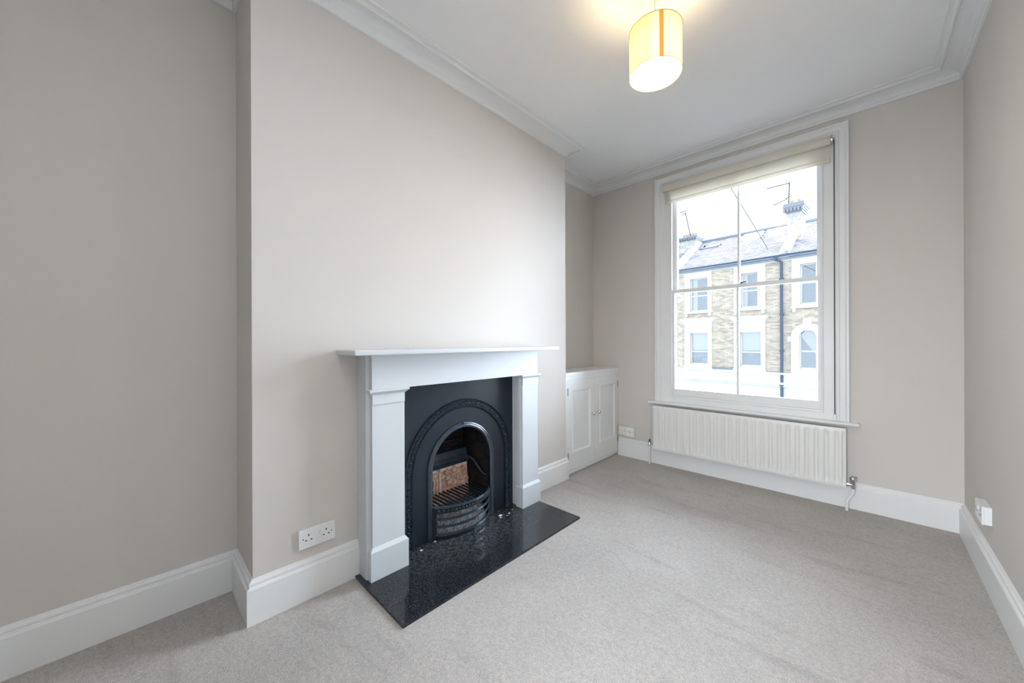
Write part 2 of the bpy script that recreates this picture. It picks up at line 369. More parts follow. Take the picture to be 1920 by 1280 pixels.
# ------------------------------------------------------------------ roller blind
rb = thing('roller_blind', (wx, Yf - .045, 2.40), 'cream roller blind rolled almost fully up at the top of the sash window', 'blind')
yb = Yf - .046
obj('roller', B().lathe((-1.336, yb, 2.549), [(.0305, 0), (.0305, 1.158)], 'x', 24), 'blind', rb, smooth=True)
obj('fabric', B().box(-1.334, -.180, Yf - .0195, Yf - .018, 2.425, 2.552), 'blind', rb)
obj('hem_bar', B().box(-1.334, -.180, Yf - .026, Yf - .012, 2.405, 2.437, .005), 'blind', rb)
for x, s in ((-1.343, 1), (-.171, 1)):
    obj('bracket', B().lathe((x - .003, yb, 2.549), [(.031, 0), (.031, .006), (.024, .009)], 'x', 20).box(x - .003, x, yb, Yf - .006, 2.520, 2.578), 'chrome' if x > -1 else 'plastic', rb, smooth=True)
cz = [(-.160, yb - .003, 2.56 - .0), (-.160, yb - .003, .625)]
m = B().tube([(-.160, yb - .022, 2.549), (-.160, yb - .022, .64)], .0022, 6).tube([(-.160, yb + .018, 2.549), (-.160, yb + .010, .64)], .0022, 6)
obj('chain', m, 'darkmetal', rb, smooth=True, label='dark beaded control chain')
obj('chain_guide', B().box(-.168, -.152, yb - .024, yb + .014, .600, .640, .003), 'plastic', rb)

# ------------------------------------------------------------------ radiator
rad = thing('radiator', (-.765, Yf - .07, .15), 'long white single panel radiator with vertical flutes under the window', 'radiator')
rx0, rx1, rz0, rz1, ry = -1.431, -.101, .150, .553, Yf - .092
NF = 24; NX = NF * 12; NZ = 26
def flute(x):
    t = ((x - rx0 - .022) / ((rx1 - rx0 - .044) / NF)) % 1.0
    if x < rx0 + .022 or x > rx1 - .022: return 0
    a = abs(t - .5) * 2
    q = min(1, max(0, (a - .08) / .52)); return q * q * (3 - 2 * q)   # 1: land, 0: pressed groove
m = B(); vs = []; fs = []
zs = [rz0 + (rz1 - rz0) * j / NZ for j in range(NZ + 1)]
def edge(z):
    d = min(z - rz0, rz1 - z); return min(1, max(0, (d - .026) / .022))
for i in range(NX + 1):
    x = rx0 + (rx1 - rx0) * i / NX
    for z in zs:
        d = .013 * (1 - flute(x)) * (edge(z) ** .6)
        ex = min(x - rx0, rx1 - x); ez = min(z - rz0, rz1 - z)
        rnd = max(0, .006 - ex) + max(0, .006 - ez)
        vs.append((x, ry + d + rnd * .8, z))
nz = NZ + 1
for i in range(NX):
    for j in range(NZ): fs.append((i * nz + j, (i + 1) * nz + j, (i + 1) * nz + j + 1, i * nz + j + 1))
m.add(vs, fs)
e = [(rx0, rz0), (rx1, rz0), (rx1, rz1), (rx0, rz1)]
m.add([(x, ry + .0095, z) for x, z in e] + [(x, ry + .022, z) for x, z in e], [(0, 1, 5, 4), (1, 2, 6, 5), (2, 3, 7, 6), (3, 0, 4, 7), (4, 5, 6, 7)])
obj('front_panel', m, 'radiator', rad, smooth=True)
m = B()
x = rx0 + .05
while x < rx1 - .05:
    m.box(x, x + .003, ry + .022, ry + .052, rz0 + .03, rz1 - .03); x += .028
obj('convector_fins', m, 'radiator', rad, kind='stuff')
for x in (rx0 + .2, rx1 - .2): obj('wall_bracket', B().box(x - .012, x + .012, ry + .021, Yf - .001, .28, .50), 'radiator', rad)
# lockshield valve, left
vx, vy = -1.468, Yf - .066
v = obj('valve', B().lathe((vx, vy, .166), [(.008, 0), (.011, .004), (.011, .012), (.009, .016), (.010, .036), (.007, .040)], seg=14).tube([(vx, vy, .184), (vx + .045, vy, .184)], .0075, 12), 'chrome', rad, smooth=True, label='small chrome lockshield valve at the left end')
obj('cap', B().lathe((vx, vy, .205), [(.009, 0), (.009, .010), (.005, .022), (.003, .024)], seg=12), 'darkmetal', v, smooth=True)
obj('pipe', B().tube([(vx, vy, .168), (vx, vy, 0)], .0075, 12), 'pvc', rad, smooth=True)
# radiator valve, right
vx, vy = -.068, Yf - .068
v = obj('valve', B().lathe((vx, vy, .150), [(.009, 0), (.012, .003), (.012, .016), (.008, .019), (.010, .030), (.013, .044), (.013, .050)], seg=16).tube([(vx - .040, vy, .176), (vx, vy, .176)], .0085, 12).lathe((vx - .030, vy, .176), [(.012, 0), (.012, .012)], 'x', 6), 'chrome', rad, smooth=True, label='chrome radiator valve at the right end')
obj('control_knob', B().lathe((vx, vy, .198), [(.014, 0), (.017, .004), (.017, .026), (.014, .030)], seg=14), 'chrome', v, smooth=True)
obj('pipe', B().tube([(vx, vy, .152), (vx, vy, .122), (vx - .004, vy - .002, .110), (vx - .028, vy - .008, .070), (vx - .031, vy - .009, .058), (vx - .031, vy - .009, 0)], .0085, 12), 'pvc', rad, smooth=True)

# ------------------------------------------------------------------ sockets
def socket_plate(o, fm, w_, h, yc, zc, double, t):
    """fm(u, v, d): u along wall to the viewer's right, v up, d out of the wall"""
    def slot(u, v, a, b):
        m = B(fm); m.box(u - a / 2, u + a / 2, v - b / 2, v + b / 2, t - .001, t + .0006); obj('pin_slot', m, 'hole', o)
    def setp(u):
        slot(u, .014, .0045, .008); slot(u - .011, -.008, .0075, .0045); slot(u + .011, -.008, .0075, .0045)
    if double:
        setp(-.037); setp(.037)
        for u in (-.0105, .0105):
            m = B(fm); m.box(u - .006, u + .006, .010, .026, t - .001, t + .0035, .0015); obj('switch', m, 'plastic', o)
        for u in (-.060, .060):
            m = B(fm); m.box(u - .002, u + .002, -.0025, .0025, t - .001, t + .0006); obj('screw', m, 'hole', o)
ds = thing('double_socket', (Xc, .5785, .2275), 'white double plug socket on the chimney breast left of the fireplace', 'socket')
fm = lambda u, v, d: (Xc + d, .5785 + u, .2695 + v)
obj('faceplate', B(fm).box(-.077, .077, -.0425, .0425, 0, .0125, .002), 'plastic', ds)
socket_plate(ds, fm, 0, 0, 0, 0, True, .0125)
rs = thing('double_socket', (Xr, 2.83, .285), 'white surface-mounted socket low on the right wall above the skirting', 'socket')
fm2 = lambda u, v, d: (Xr - d, 2.832 - u, .327 + v)
obj('back_box', B(fm2).box(-.070, .070, -.0415, .0415, 0, .024, .002), 'plastic', rs)
obj('faceplate', B(fm2).box(-.072, .072, -.043, .043, .024, .031, .0015), 'plastic', rs)
socket_plate(rs, fm2, 0, 0, 0, 0, True, .031)
fs_ = thing('single_socket', (-1.680, Yf, .205), 'white square socket on a raised box on the far wall beside the cream box', 'socket')
fm3 = lambda u, v, d: (-1.680 + u, Yf - d, .252 + v)
obj('back_box', B(fm3).box(-.040, .040, -.043, .043, 0, .028, .002), 'plastic', fs_)
obj('faceplate', B(fm3).box(-.042, .042, -.045, .045, .028, .034, .0015), 'plastic', fs_)
for u, v_, a in ((0, 0, .009), (-.020, .003, .005), (.026, .0, .003), (-.030, 0, .003)):
    obj('pin_slot', B(fm3).box(u - a / 2, u + a / 2, v_ - a / 2, v_ + a / 2, .033, .0348), 'hole', fs_)
cb = thing('junction_box', (-1.764, Yf, .210), 'cream yellowed plastic box on the far wall between cupboard and white socket', 'junction box')
obj('box', B().box(-1.806, -1.7225, Yf - .028, Yf, .210, .298, .003), 'cream', cb)
obj('cover', B().box(-1.802, -1.7265, Yf - .032, Yf - .028, .214, .294, .0012), 'cream', cb)
for x in (-1.792, -1.737): obj('screw', B().lathe((x, Yf - .0325, .254), [(.003, 0), (.003, .002)], 'y', 8), 'hole', cb)

# ------------------------------------------------------------------ alcove cupboard
cup = thing('alcove_cupboard', (-1.96, 2.98, 0), 'white built-in two-door alcove cupboard right of the chimney breast', 'cupboard')
cx = -1.820
obj('top', B().box(Xb, cx + .006, Y2 + .001, Yf - .001, .856, .882, .003), 'white', cup)
m = B(lambda a, z, d: (cx + d, a, z))
def frame(m, a0, a1, z0, z1, d0, d1, hs):
    t = B().holes(a0, a1, z0, z1, d0, d1, hs)   # x->a, y->d, z->z
    vs = [(v.co.x, v.co.z, v.co.y) for v in t.bm.verts]; t.bm.verts.index_update()
    m.add(vs, [[v.index for v in f.verts] for f in t.bm.faces]); t.bm.free()
frame(m, Y2 + .001, Yf - .001, .022, .856, -.020, 0, [(2.552, 3.410, .042, .816)])
obj('face_frame', m, 'white', cup)
obj('plinth', B().box(cx - .035, cx - .018, Y2 + .001, Yf - .001, 0, .022), 'white', cup)
obj('carcass', B().box(Xb, Xb + .01, Y2 + .001, Yf - .001, .02, .856).box(Xb, cx - .02, Y2 + .001, Yf - .001, .022, .036), 'white', cup)
for a0, a1, p0, p1, kx, hx in ((2.5535, 2.979, 2.632, 2.897, 2.932, 2.552), (2.983, 3.4085, 3.075, 3.345, 3.026, 3.410)):
    d = B(lambda a, z, q: (cx + q, a, z)); frame(d, a0, a1, .0435, .8145, -.018, 0, [(p0, p1, .196, .722)])
    door = obj('door', d, 'white', cup)
    obj('panel', B().box(cx - .014, cx - .006, p0, p1, .196, .722), 'white', door)
    mm = B().sweep([(p0 - .010, .186), (p0 - .010, .732), (p1 + .010, .732), (p1 + .010, .186)], [(0, 0), (.001, .004), (.006, .006), (.012, .003), (.016, -.004), (.020, -.006), (.020, -.008), (0, -.008)], lambda a, z, h: (cx + h, a, z), closed=True)
    obj('panel_moulding', mm, 'white', door)
    obj('knob', B().lathe((cx, kx, .487), [(.007, -.001), (.005, .004), (.0055, .012), (.013, .018), (.015, .024), (.012, .030), (.004, .032)], 'x', 16), 'plastic' if 0 else 'chrome', door, smooth=True, label='small round metal knob')
    for z in (.165, .715):
        s = 1 if hx > 3 else -1
        obj('hinge', B().box(cx - .004, cx + .005, hx - .004, hx + .004, z - .03, z + .035, .0015), 'hinge', door)

# ------------------------------------------------------------------ fire surround
su = thing('fire_surround', ((Xc + -1.69) / 2, 1.39, 0), 'white painted wooden fire surround with mantel shelf and plain pilasters', 'fireplace')
PF, PP = -1.694, -1.681       # pilaster face, plinth face
HZ = .012
for nm, a, b in (('side_board', SL, SL + .022), ('side_board', SR - .022, SR)):
    obj(nm, B().box(Xc + .0005, -1.716, a, b, 0, 1.088, .001), 'mantel', su)
# frieze and backing
obj('frieze', B().box(-1.716, PF, SL + .020, SR - .006, .918, 1.088, .0012).box(-1.745, -1.716, SL + .022, SR - .022, .918, 1.088), 'mantel', su)
def pilaster(y0, y1, cy0, cy1, py0, py1):
    p = obj('pilaster', B().box(-1.745, PF, y0, y1, .150, .918, .0012), 'mantel', su)
    # flat raised necking band, fillets on both edges
    obj('necking', B().box(PF - .002, PF + .004, y0, y1, .848, .900, .001), 'mantel', p)
    cap = [(0, .893), (.003, .895), (.008, .900), (.015, .907), (.019, .910), (.019, .918), (.016, .921), (0, .921)]
    m = B().sweep([(-1.745, y1), (PF, y1), (PF, y0), (-1.745, y0)][::-1], [(a, h) for a, h in cap], ident)
    obj('capital', m, 'mantel', p)
    m = B(); d = PP - PF
    pl = [(0, HZ), (d + .001, HZ), (d + .001, .148), (d - .003, .153), (.002, .164), (0, .165)]
    m.sweep([(-1.745, y0), (PF, y0), (PF, y1), (-1.745, y1)], pl, ident)
    obj('plinth', m, 'mantel', p)
pilaster(.786, .956, 0, 0, 0, 0)
pilaster(1.847, 2.008, 0, 0, 0, 0)
# return linings inside the opening
for s, y in ((1, .956), (-1, 1.847)):
    obj('return_board', B().box(-1.792, -1.720, y - .014 if s > 0 else y + .000, y if s > 0 else y + .014, HZ + .001, .918, .001).box(-1.745, -1.712, y - .010, y + .010 if s > 0 else y + .010, HZ + .001, .918), 'mantel', su)
obj('lintel_lining', B().box(-1.792, -1.716, .956, 1.847, .916, .930), 'mantel', su)
obj('mantel_shelf', None or (lambda m: m)(B().box(Xc + .0005, -1.607, .668, 2.152, 1.089, 1.1125, .005)), 'mantel', su)
obj('bed_mould', B().box(-1.745, PF + .006, SL + .012, SR + .002, 1.080, 1.089, .002), 'mantel', su)

# ------------------------------------------------------------------ hearth
obj('hearth', B().box(-1.80, -1.337, .744, 2.006, -.002, HZ, .0015), 'granite', label='polished black granite hearth slab dusty in front of the grate', cat='hearth')

# ------------------------------------------------------------------ cast iron insert
ins = thing('cast_iron_insert', (-1.79, 1.41, HZ), 'black cast iron arched fireplace insert with a bowed grate', 'fireplace insert')
XI = -1.790; YC = 1.405; ZS = .400
def arch(r, n=40, z0=HZ, yc=YC, zs=ZS):
    pts = [(yc - r, z0)]
    for k in range(1, 8): pts.append((yc - r, z0 + (zs - z0) * k / 8))
    for k in range(n + 1):
        a = PI - PI * k / n; pts.append((yc + r * math.cos(a), zs + r * math.sin(a)))
    for k in range(7, 0, -1): pts.append((yc + r, z0 + (zs - z0) * k / 8))
    pts.append((yc + r, z0)); return pts
inner = arch(.222)
def outer_rect(p, y0=.970, y1=1.846, z1=.917):
    y, z = p
    if z <= ZS: return (y0 if y < YC else y1, HZ + (z - HZ) * (.60 - HZ) / (ZS - HZ))
    dy, dz = y - YC, z - ZS; t = 9
    if dy < -1e-6: t = min(t, (y0 - YC) / dy)
    if dy > 1e-6: t = min(t, (y1 - YC) / dy)
    if dz > 1e-6: t = min(t, (z1 - ZS) / dz)
    q = (YC + dy * t, ZS + dz * t)
    return (q[0], max(q[1], .60) if abs(dz) < .22 * abs(dy) * 2 and q[1] < .60 else q[1])
outer = [outer_rect(p) for p in inner]
# keep the plate's outer edge monotonic through the four corners
m = B(); n = len(inner)
for (x) in (0,):
    vs = [(XI, y, z) for y, z in inner] + [(XI, y, z) for y, z in outer] + [(XI - .010, y, z) for y, z in inner] + [(XI - .010, y, z) for y, z in outer]
    fs = []
    for i in range(n - 1):
        fs += [(i, i + 1, n + i + 1, n + i), (2 * n + i, 3 * n + i, 3 * n + i + 1, 2 * n + i + 1), (i, 2 * n + i, 2 * n + i + 1, i + 1), (n + i, n + i + 1, 3 * n + i + 1, 3 * n + i)]
    m.add(vs, fs)
for yy, s in ((.970, 1), (1.846, -1)): m.box(XI - .010, XI - .0005, yy, yy + s * .03, .80, .917)
m.box(XI - .012, XI - .001, .97, 1.846, .86, .917)
obj('face_plate', m, 'iron', ins)
yzmap = lambda y, z, h: (XI + h, y, z)
# opening bead
path = arch(.222)
obj('opening_bead', B().sweep(path[::-1], [(-.0, -.008), (-.0, .006), (.004, .010), (.012, .011), (.020, .006), (.024, .0095), (.030, .007), (.031, -.002), (.010, -.008)], yzmap), 'ironbright', ins, smooth=True)
obj('boss', B().lathe((XI + .008, YC, ZS + .250), [(.009, 0), (.008, .005), (.003, .009)], 'x', 12), 'ironbright', ins, smooth=True)
# decorated band with leaves
DC = 1.412
dp = arch(.355, yc=DC, zs=.393)
band = obj('arch_band', B().sweep(dp[::-1], [(0, -.002), (0, .007), (.003, .010), (.006, .007), (.007, .002), (.041, .002), (.042, .008), (.046, .012), (.050, .008), (.051, -.002)], yzmap), 'iron', ins, smooth=True)
lv = B()
L_side = .393 - HZ; rm = .355 + .024; total = 2 * L_side + PI * rm; N = 62
for k in range(N):
    s = (k + .5) * total / N
    if s < L_side: c = Vector((DC - rm, HZ + s)); t = Vector((0, 1))
    elif s < L_side + PI * rm:
        a = PI - (s - L_side) / rm; c = Vector((DC + rm * math.cos(a), .393 + rm * math.sin(a))); t = Vector((math.sin(a), -math.cos(a)))
    else: c = Vector((DC + rm, .393 - (s - L_side - PI * rm))); t = Vector((0, -1))
    nn = Vector((-t.y, t.x))
    for sg in (-1, 1):
        for q in range(2):
            base = c + nn * sg * (.003 + .0065 * q); tip = c + nn * sg * (.013 + .001 * q) + t * (.012 - .014 * q); mid = (base + tip) / 2 + t * .003; wv = t * .0055
            P = lambda v, h: (XI + h, v.x, v.y)
            lv.add([P(base - wv, .002), P(base + wv, .002), P(tip, .005), P(mid, .015)], [(0, 1, 3), (1, 2, 3), (2, 0, 3)])
    lv.lathe((XI + .002, c.x - t.x * .012, c.y - t.y * .012), [(.0045, 0), (.004, .006), (.0015, .009)], 'x', 6)
obj('leaf_ornament', lv, 'leafiron', band, kind='stuff')
# firebox
m = B(); by0, by1, bx, fx = 1.212, 1.600, -2.035, XI - .006
fy0, fy1 = YC - .236, YC + .236
m.add([(fx, fy0, .0), (fx, fy1, .0), (bx, by1, .0), (bx, by0, .0), (fx, fy0, .69), (fx, fy1, .69), (bx, by1, .69), (bx, by0, .69)], [(1, 2, 6, 5), (2, 3, 7, 6), (3, 0, 4, 7), (4, 5, 6, 7), (0, 1, 2, 3)])
obj('firebox', m, 'soot', ins)
# smoke shelf above the clay back, with its curved cheek mouldings
sh = B(); pr = [(-1.985, .335), (-1.955, .338), (-1.948, .350), (-1.962, .362), (-1.958, .372), (-1.970, .390), (-1.985, .425), (-2.03, .440), (-2.03, .335)]
vs = [(x, y, z) for y in (1.215, 1.585) for x, z in pr]; k = len(pr)
sh.add(vs, [(i, (i + 1) % k, k + (i + 1) % k, k + i) for i in range(k)] + [tuple(range(k))[::-1], tuple(range(k, 2 * k))])
obj('smoke_shelf', sh, 'ironbright', ins)
obj('cross_rib', B().box(-2.034, -2.022, 1.22, 1.56, .475, .487, .003), 'iron', ins)
for s in (-1, 1):
    pts = [(-1.962, YC + s * .165, .362), (-1.945, YC + s * .182, .366), (-1.92, YC + s * .190, .355), (-1.89, YC + s * .197, .325), (-1.86, YC + s * .204, .290), (-1.835, YC + s * .212, .270), (-1.812, YC + s * .222, .268)]
    obj('cheek_moulding', B().tube(pts, [.012, .012, .011, .010, .009, .009, .007], 8), 'iron', ins, smooth=True)
# fire clay back: a leaning slab of moulded lumps
def clay(u, v, d):   # u across (-1..1), v up 0..1
    hw = .198 - .018 * v; x = -1.965 - .008 * v
    return (x + d, YC + u * hw, .095 + v * .250)
cl = obj('clay_fireback', B(clay).box(-1, 1, -.15, 1, -.03, -.006), 'terra', ins)
def lump(u0, u1, v0, v1, d, mt, j=.012):
    r = lambda: random.uniform(-j, j)
    p = [(u0 + r(), v0 + r(), -.008), (u1 + r(), v0 + r(), -.008), (u1 + r(), v1 + r(), -.008), (u0 + r(), v1 + r(), -.008)]
    cu, cv = (u0 + u1) / 2, (v0 + v1) / 2
    q = [(cu + (a - cu) * .90, cv + (b - cv) * .90, d + random.uniform(-.002, .002)) for a, b, _ in p]
    obj('clay_piece', B(clay).hexa(p + q), mt, cl)
lump(-.98, -.80, .02, .98, .004, 'terra2'); lump(-.98, -.34, .88, .99, .006, 'terra2'); lump(-.78, -.34, .76, .86, .005, 'terra')
lump(-.74, -.67, .16, .72, .002, 'terra2'); 
for u in (-.64, -.52, -.40): lump(u, u + .095, .20, .70, .005, 'terra')
lump(-.78, -.32, .03, .15, .007, 'terra2'); lump(-.28, -.18, .15, .86, .006, 'terra2'); lump(-.30, -.05, .02, .13, .006, 'terra2')
random.seed(3)
pts_ = []
tries = 0
while len(pts_) < 26 and tries < 4000:
    tries += 1; u, v = random.uniform(-.12, .93), random.uniform(.17, .83)
    if all(((u - a) * .19) ** 2 + ((v - b) * .25) ** 2 > .034 ** 2 for a, b in pts_): pts_.append((u, v))
for u, v in pts_:
    n_ = random.choice((5, 6, 7)); ph = random.uniform(0, 6); ru, rv = random.uniform(.085, .115), random.uniform(.06, .095); dd = random.uniform(.001, .014)
    lo_ = [(u + ru * math.cos(ph + 2 * PI * q / n_) * random.uniform(.8, 1.15), v + rv * math.sin(ph + 2 * PI * q / n_) * random.uniform(.8, 1.15)) for q in range(n_)]
    vs_ = [(a, b, -.008) for a, b in lo_] + [(u + (a - u) * .78, v + (b - v) * .78, dd + random.uniform(-.002, .002)) for a, b in lo_]
    m = B(clay); m.add(vs_, [(q, (q + 1) % n_, n_ + (q + 1) % n_, n_ + q) for q in range(n_)] + [tuple(range(n_, 2 * n_))]); obj('clay_piece', m, random.choice(('terra', 'terra2')), cl)
lump(-.28, .30, .88, .99, .010, 'terra2', .02); lump(.34, .97, .87, .985, .014, 'terra2', .02); lump(.0, .95, .01, .12, .008, 'terra', .03)
# bowed grate front
def bow(z, sag, half=.212, n=20):
    pts = []
    for k in range(n + 1):
        t = -1 + 2 * k / n; pts.append((XI + .004 + sag * (1 - t * t) ** .75, YC + half * t, z))
    return pts
m = B().sweep([(p[1], -p[0]) for p in bow(0, .088)][::-1], [(0, .192), (.004, .190), (.007, .194), (.007, .202), (.003, .206), (-.005, .206), (-.005, .192)], lambda a, b_, h: (-b_, a, h))
obj('grate_rim', m, 'ironbright', ins, smooth=True)
m = B().sweep([(p[1], -p[0]) for p in bow(0, .080)][::-1], [(0, .160), (.004, .160), (.004, .190), (0, .192)], lambda a, b_, h: (-b_, a, h))
gb = obj('grate_band', m, 'iron', ins)
m = B()
bp = bow(.176, .087)
for i in range(1, len(bp) - 1): m.lathe((bp[i][0] - .002, bp[i][1], bp[i][2]), [(.009, 0), (.007, .004), (.002, .006)], 'x', 7)
obj('band_ornament', m, 'ironbright', gb, kind='stuff')
for z, sg in ((.128, .082), (.086, .084), (.040, .086)):
    p = bow(0, sg)
    m = B().sweep([(q[1], -q[0]) for q in p][::-1], [(0, z - .007), (.003, z - .008), (.005, z - .004), (.005, z + .004), (.003, z + .007), (-.003, z + .006), (-.003, z - .006)], lambda a, b_, h: (-b_, a, h))
    obj('grate_bar', m, 'ironbright', ins, smooth=True)
for s in (-1, 1): obj('grate_upright', B().box(XI - .01, XI + .014, YC + s * .200, YC + s * .228, HZ + .002, .192, .002), 'iron', ins)
obj('grate_foot', B().sweep([(p[1], -p[0]) for p in bow(0, .078, .20)][::-1], [(0, HZ + .001), (.004, HZ + .001), (.004, HZ + .014), (0, HZ + .014)], lambda a, b_, h: (-b_, a, h)), 'iron', ins)
for k in range(13):
    y = YC - .186 + k * .031; t = (y - YC) / .212
    xf = XI + .002 + .084 * (1 - t * t) ** .75
    obj('bed_bar', B().box(-1.955, xf, y - .0045, y + .0045, .183, .192, .0015), 'iron', ins)
# ash under and behind the bars
m = B(); vs = []; fs = []; na, nb = 26, 22
for i in range(na + 1):
    for j in range(nb + 1):
        t = -1 + 2 * i / na; y = YC + .196 * t; xf = XI + .074 * (1 - t * t) ** .75 - .004
        s = j / nb; x = xf + (-2.0 - xf) * s
        z = .020 + .085 * min(1, s * 3.2) + .010 * math.sin(i * 1.7 + j * .9) * math.sin(j * 1.3) + random.uniform(-.004, .004)
        vs.append((x, y, max(z, HZ + .002)))
for i in range(na):
    for j in range(nb):
        a = i * (nb + 1) + j; fs.append((a, a + nb + 1, a + nb + 2, a + 1))
obj('ash', m.add(vs, fs), 'ash', label='grey ash heaped behind the bars of the small fireplace grate', cat='ash', kind='stuff')
# crumbs on the hearth
crumbs = [(-1.766, 1.186, .006, 'pale crumb on the hearth just left of the grate'), (-1.744, 1.082, .007, 'pale crumb on the hearth farthest left, below the arch band'),
          (-1.718, 1.655, .010, 'largest white crumb on the hearth just right of the grate'), (-1.697, 1.640, .006, 'small crumb touching the front of the largest white crumb'),
          (-1.700, 1.720, .007, 'white crumb on the hearth midway from grate to right pilaster'), (-1.725, 1.775, .005, 'white crumb on the hearth nearest the right pilaster'),
          (-1.690, 1.690, .004, 'tiny crumb in front of the crumbs right of the grate')]
for x, y, r, lb in crumbs:
    t = bmesh.new(); bmesh.ops.create_icosphere(t, subdivisions=1, radius=r)
    for v_ in t.verts: v_.co = Vector((x + v_.co.x * random.uniform(.8, 1.3), y + v_.co.y * random.uniform(.9, 1.6), HZ + r * .4 + v_.co.z * .45))
    obj('plaster_crumb', t, 'crumb', label=lb, cat='crumb', group='crumbs of plaster on the hearth')

# ------------------------------------------------------------------ pendant lamp
lx, ly = -.680, 1.632; z0, z1, rr = 2.346, 2.542, .1105
pl = thing('pendant_lamp', (lx, ly, CZ), 'lit ceiling pendant with a drum shade of cream yellow fabric', 'lamp')
m = B(); seg = 64; vs = []
for z in (z0, z1):
    for r in (rr, rr - .0012):
        vs += [(lx + r * math.cos(2 * PI * k / seg), ly + r * math.sin(2 * PI * k / seg), z) for k in range(seg)]
fs = []
for k in range(seg):
    j = (k + 1) % seg; fs += [(k, j, 2 * seg + j, 2 * seg + k), (seg + k, 3 * seg + k, 3 * seg + j, seg + j), (k, seg + k, seg + j, j), (2 * seg + k, 2 * seg + j, 3 * seg + j, 3 * seg + k)]
shd = obj('shade', m.add(vs, fs), 'shade', pl, smooth=True)
for z in (z0, z1):
    obj('rim', B().tube([(lx + (rr + .0005) * math.cos(2 * PI * k / 48), ly + (rr + .0005) * math.sin(2 * PI * k / 48), z) for k in range(49)], .0014, 6, cap=False), 'rim', shd, smooth=True)
ca = math.atan2(-ly, -lx) + math.radians(13)
m = B(); vs = []
for k in range(5):
    a = ca + math.radians(-4.6 + 2.3 * k)
    for z in (z0, z1):
        for r in (rr + .0008, rr + .0022): vs.append((lx + r * math.cos(a), ly + r * math.sin(a), z))
fs = []
for k in range(4):
    a = 4 * k; b = a + 4; fs += [(a + 1, b + 1, b + 3, a + 3), (a, a + 2, b + 2, b), (a, b, b + 1, a + 1), (a + 2, a + 3, b + 3, b + 2)]
fs += [(0, 1, 3, 2), (16, 18, 19, 17)]
obj('seam', m.add(vs, fs), 'seam', shd)
obj('cord', B().tube([(lx, ly, CZ - .02), (lx, ly, z1 - .012)], .0035, 8), 'cord', pl, smooth=True)
obj('ceiling_rose', B().lathe((lx, ly, CZ), [(.045, 0), (.045, -.008), (.030, -.022), (.010, -.030)], seg=24), 'plastic', pl, smooth=True)
m = B()
for k in range(3):
    a = 2 * PI * k / 3 + .5; m.tube([(lx + .02 * math.cos(a), ly + .02 * math.sin(a), z1 - .02), (lx + rr * math.cos(a), ly + rr * math.sin(a), z1 - .001)], .0014, 6)
m.tube([(lx + .020 * math.cos(2 * PI * k / 16), ly + .020 * math.sin(2 * PI * k / 16), z1 - .02) for k in range(17)], .0018, 6, cap=False)
obj('shade_carrier', m, 'rim', pl, smooth=True)
obj('lamp_holder', B().lathe((lx, ly, z1 - .06), [(.017, 0), (.019, .004), (.019, .040), (.010, .052)], seg=16), 'plastic', pl, smooth=True)
obj('bulb', B().lathe((lx, ly, 2.336), [(.004, 0), (.016, .006), (.021, .020), (.022, .040), (.022, .120), (.014, .146)], seg=16), 'bulb', pl, smooth=True, label='lit warm white bulb')

# ------------------------------------------------------------------ outside: houses across the street
T = math.radians(5); OX, OY = -3.9415, 20.56
ax, nx = Vector((math.cos(T), -math.sin(T))), Vector((-math.sin(T), -math.cos(T)))
def H(a, n_, z): return (OX + ax.x * a + nx.x * n_, OY + ax.y * a + nx.y * n_, z)
GZ = -3.5; ZB = -.30; ZG = 5.0; SL_ = 2.12 / 3.2      # ground, foot of brickwork, gutter, roof slope
def roofz(n_): return ZG + (-n_) * SL_

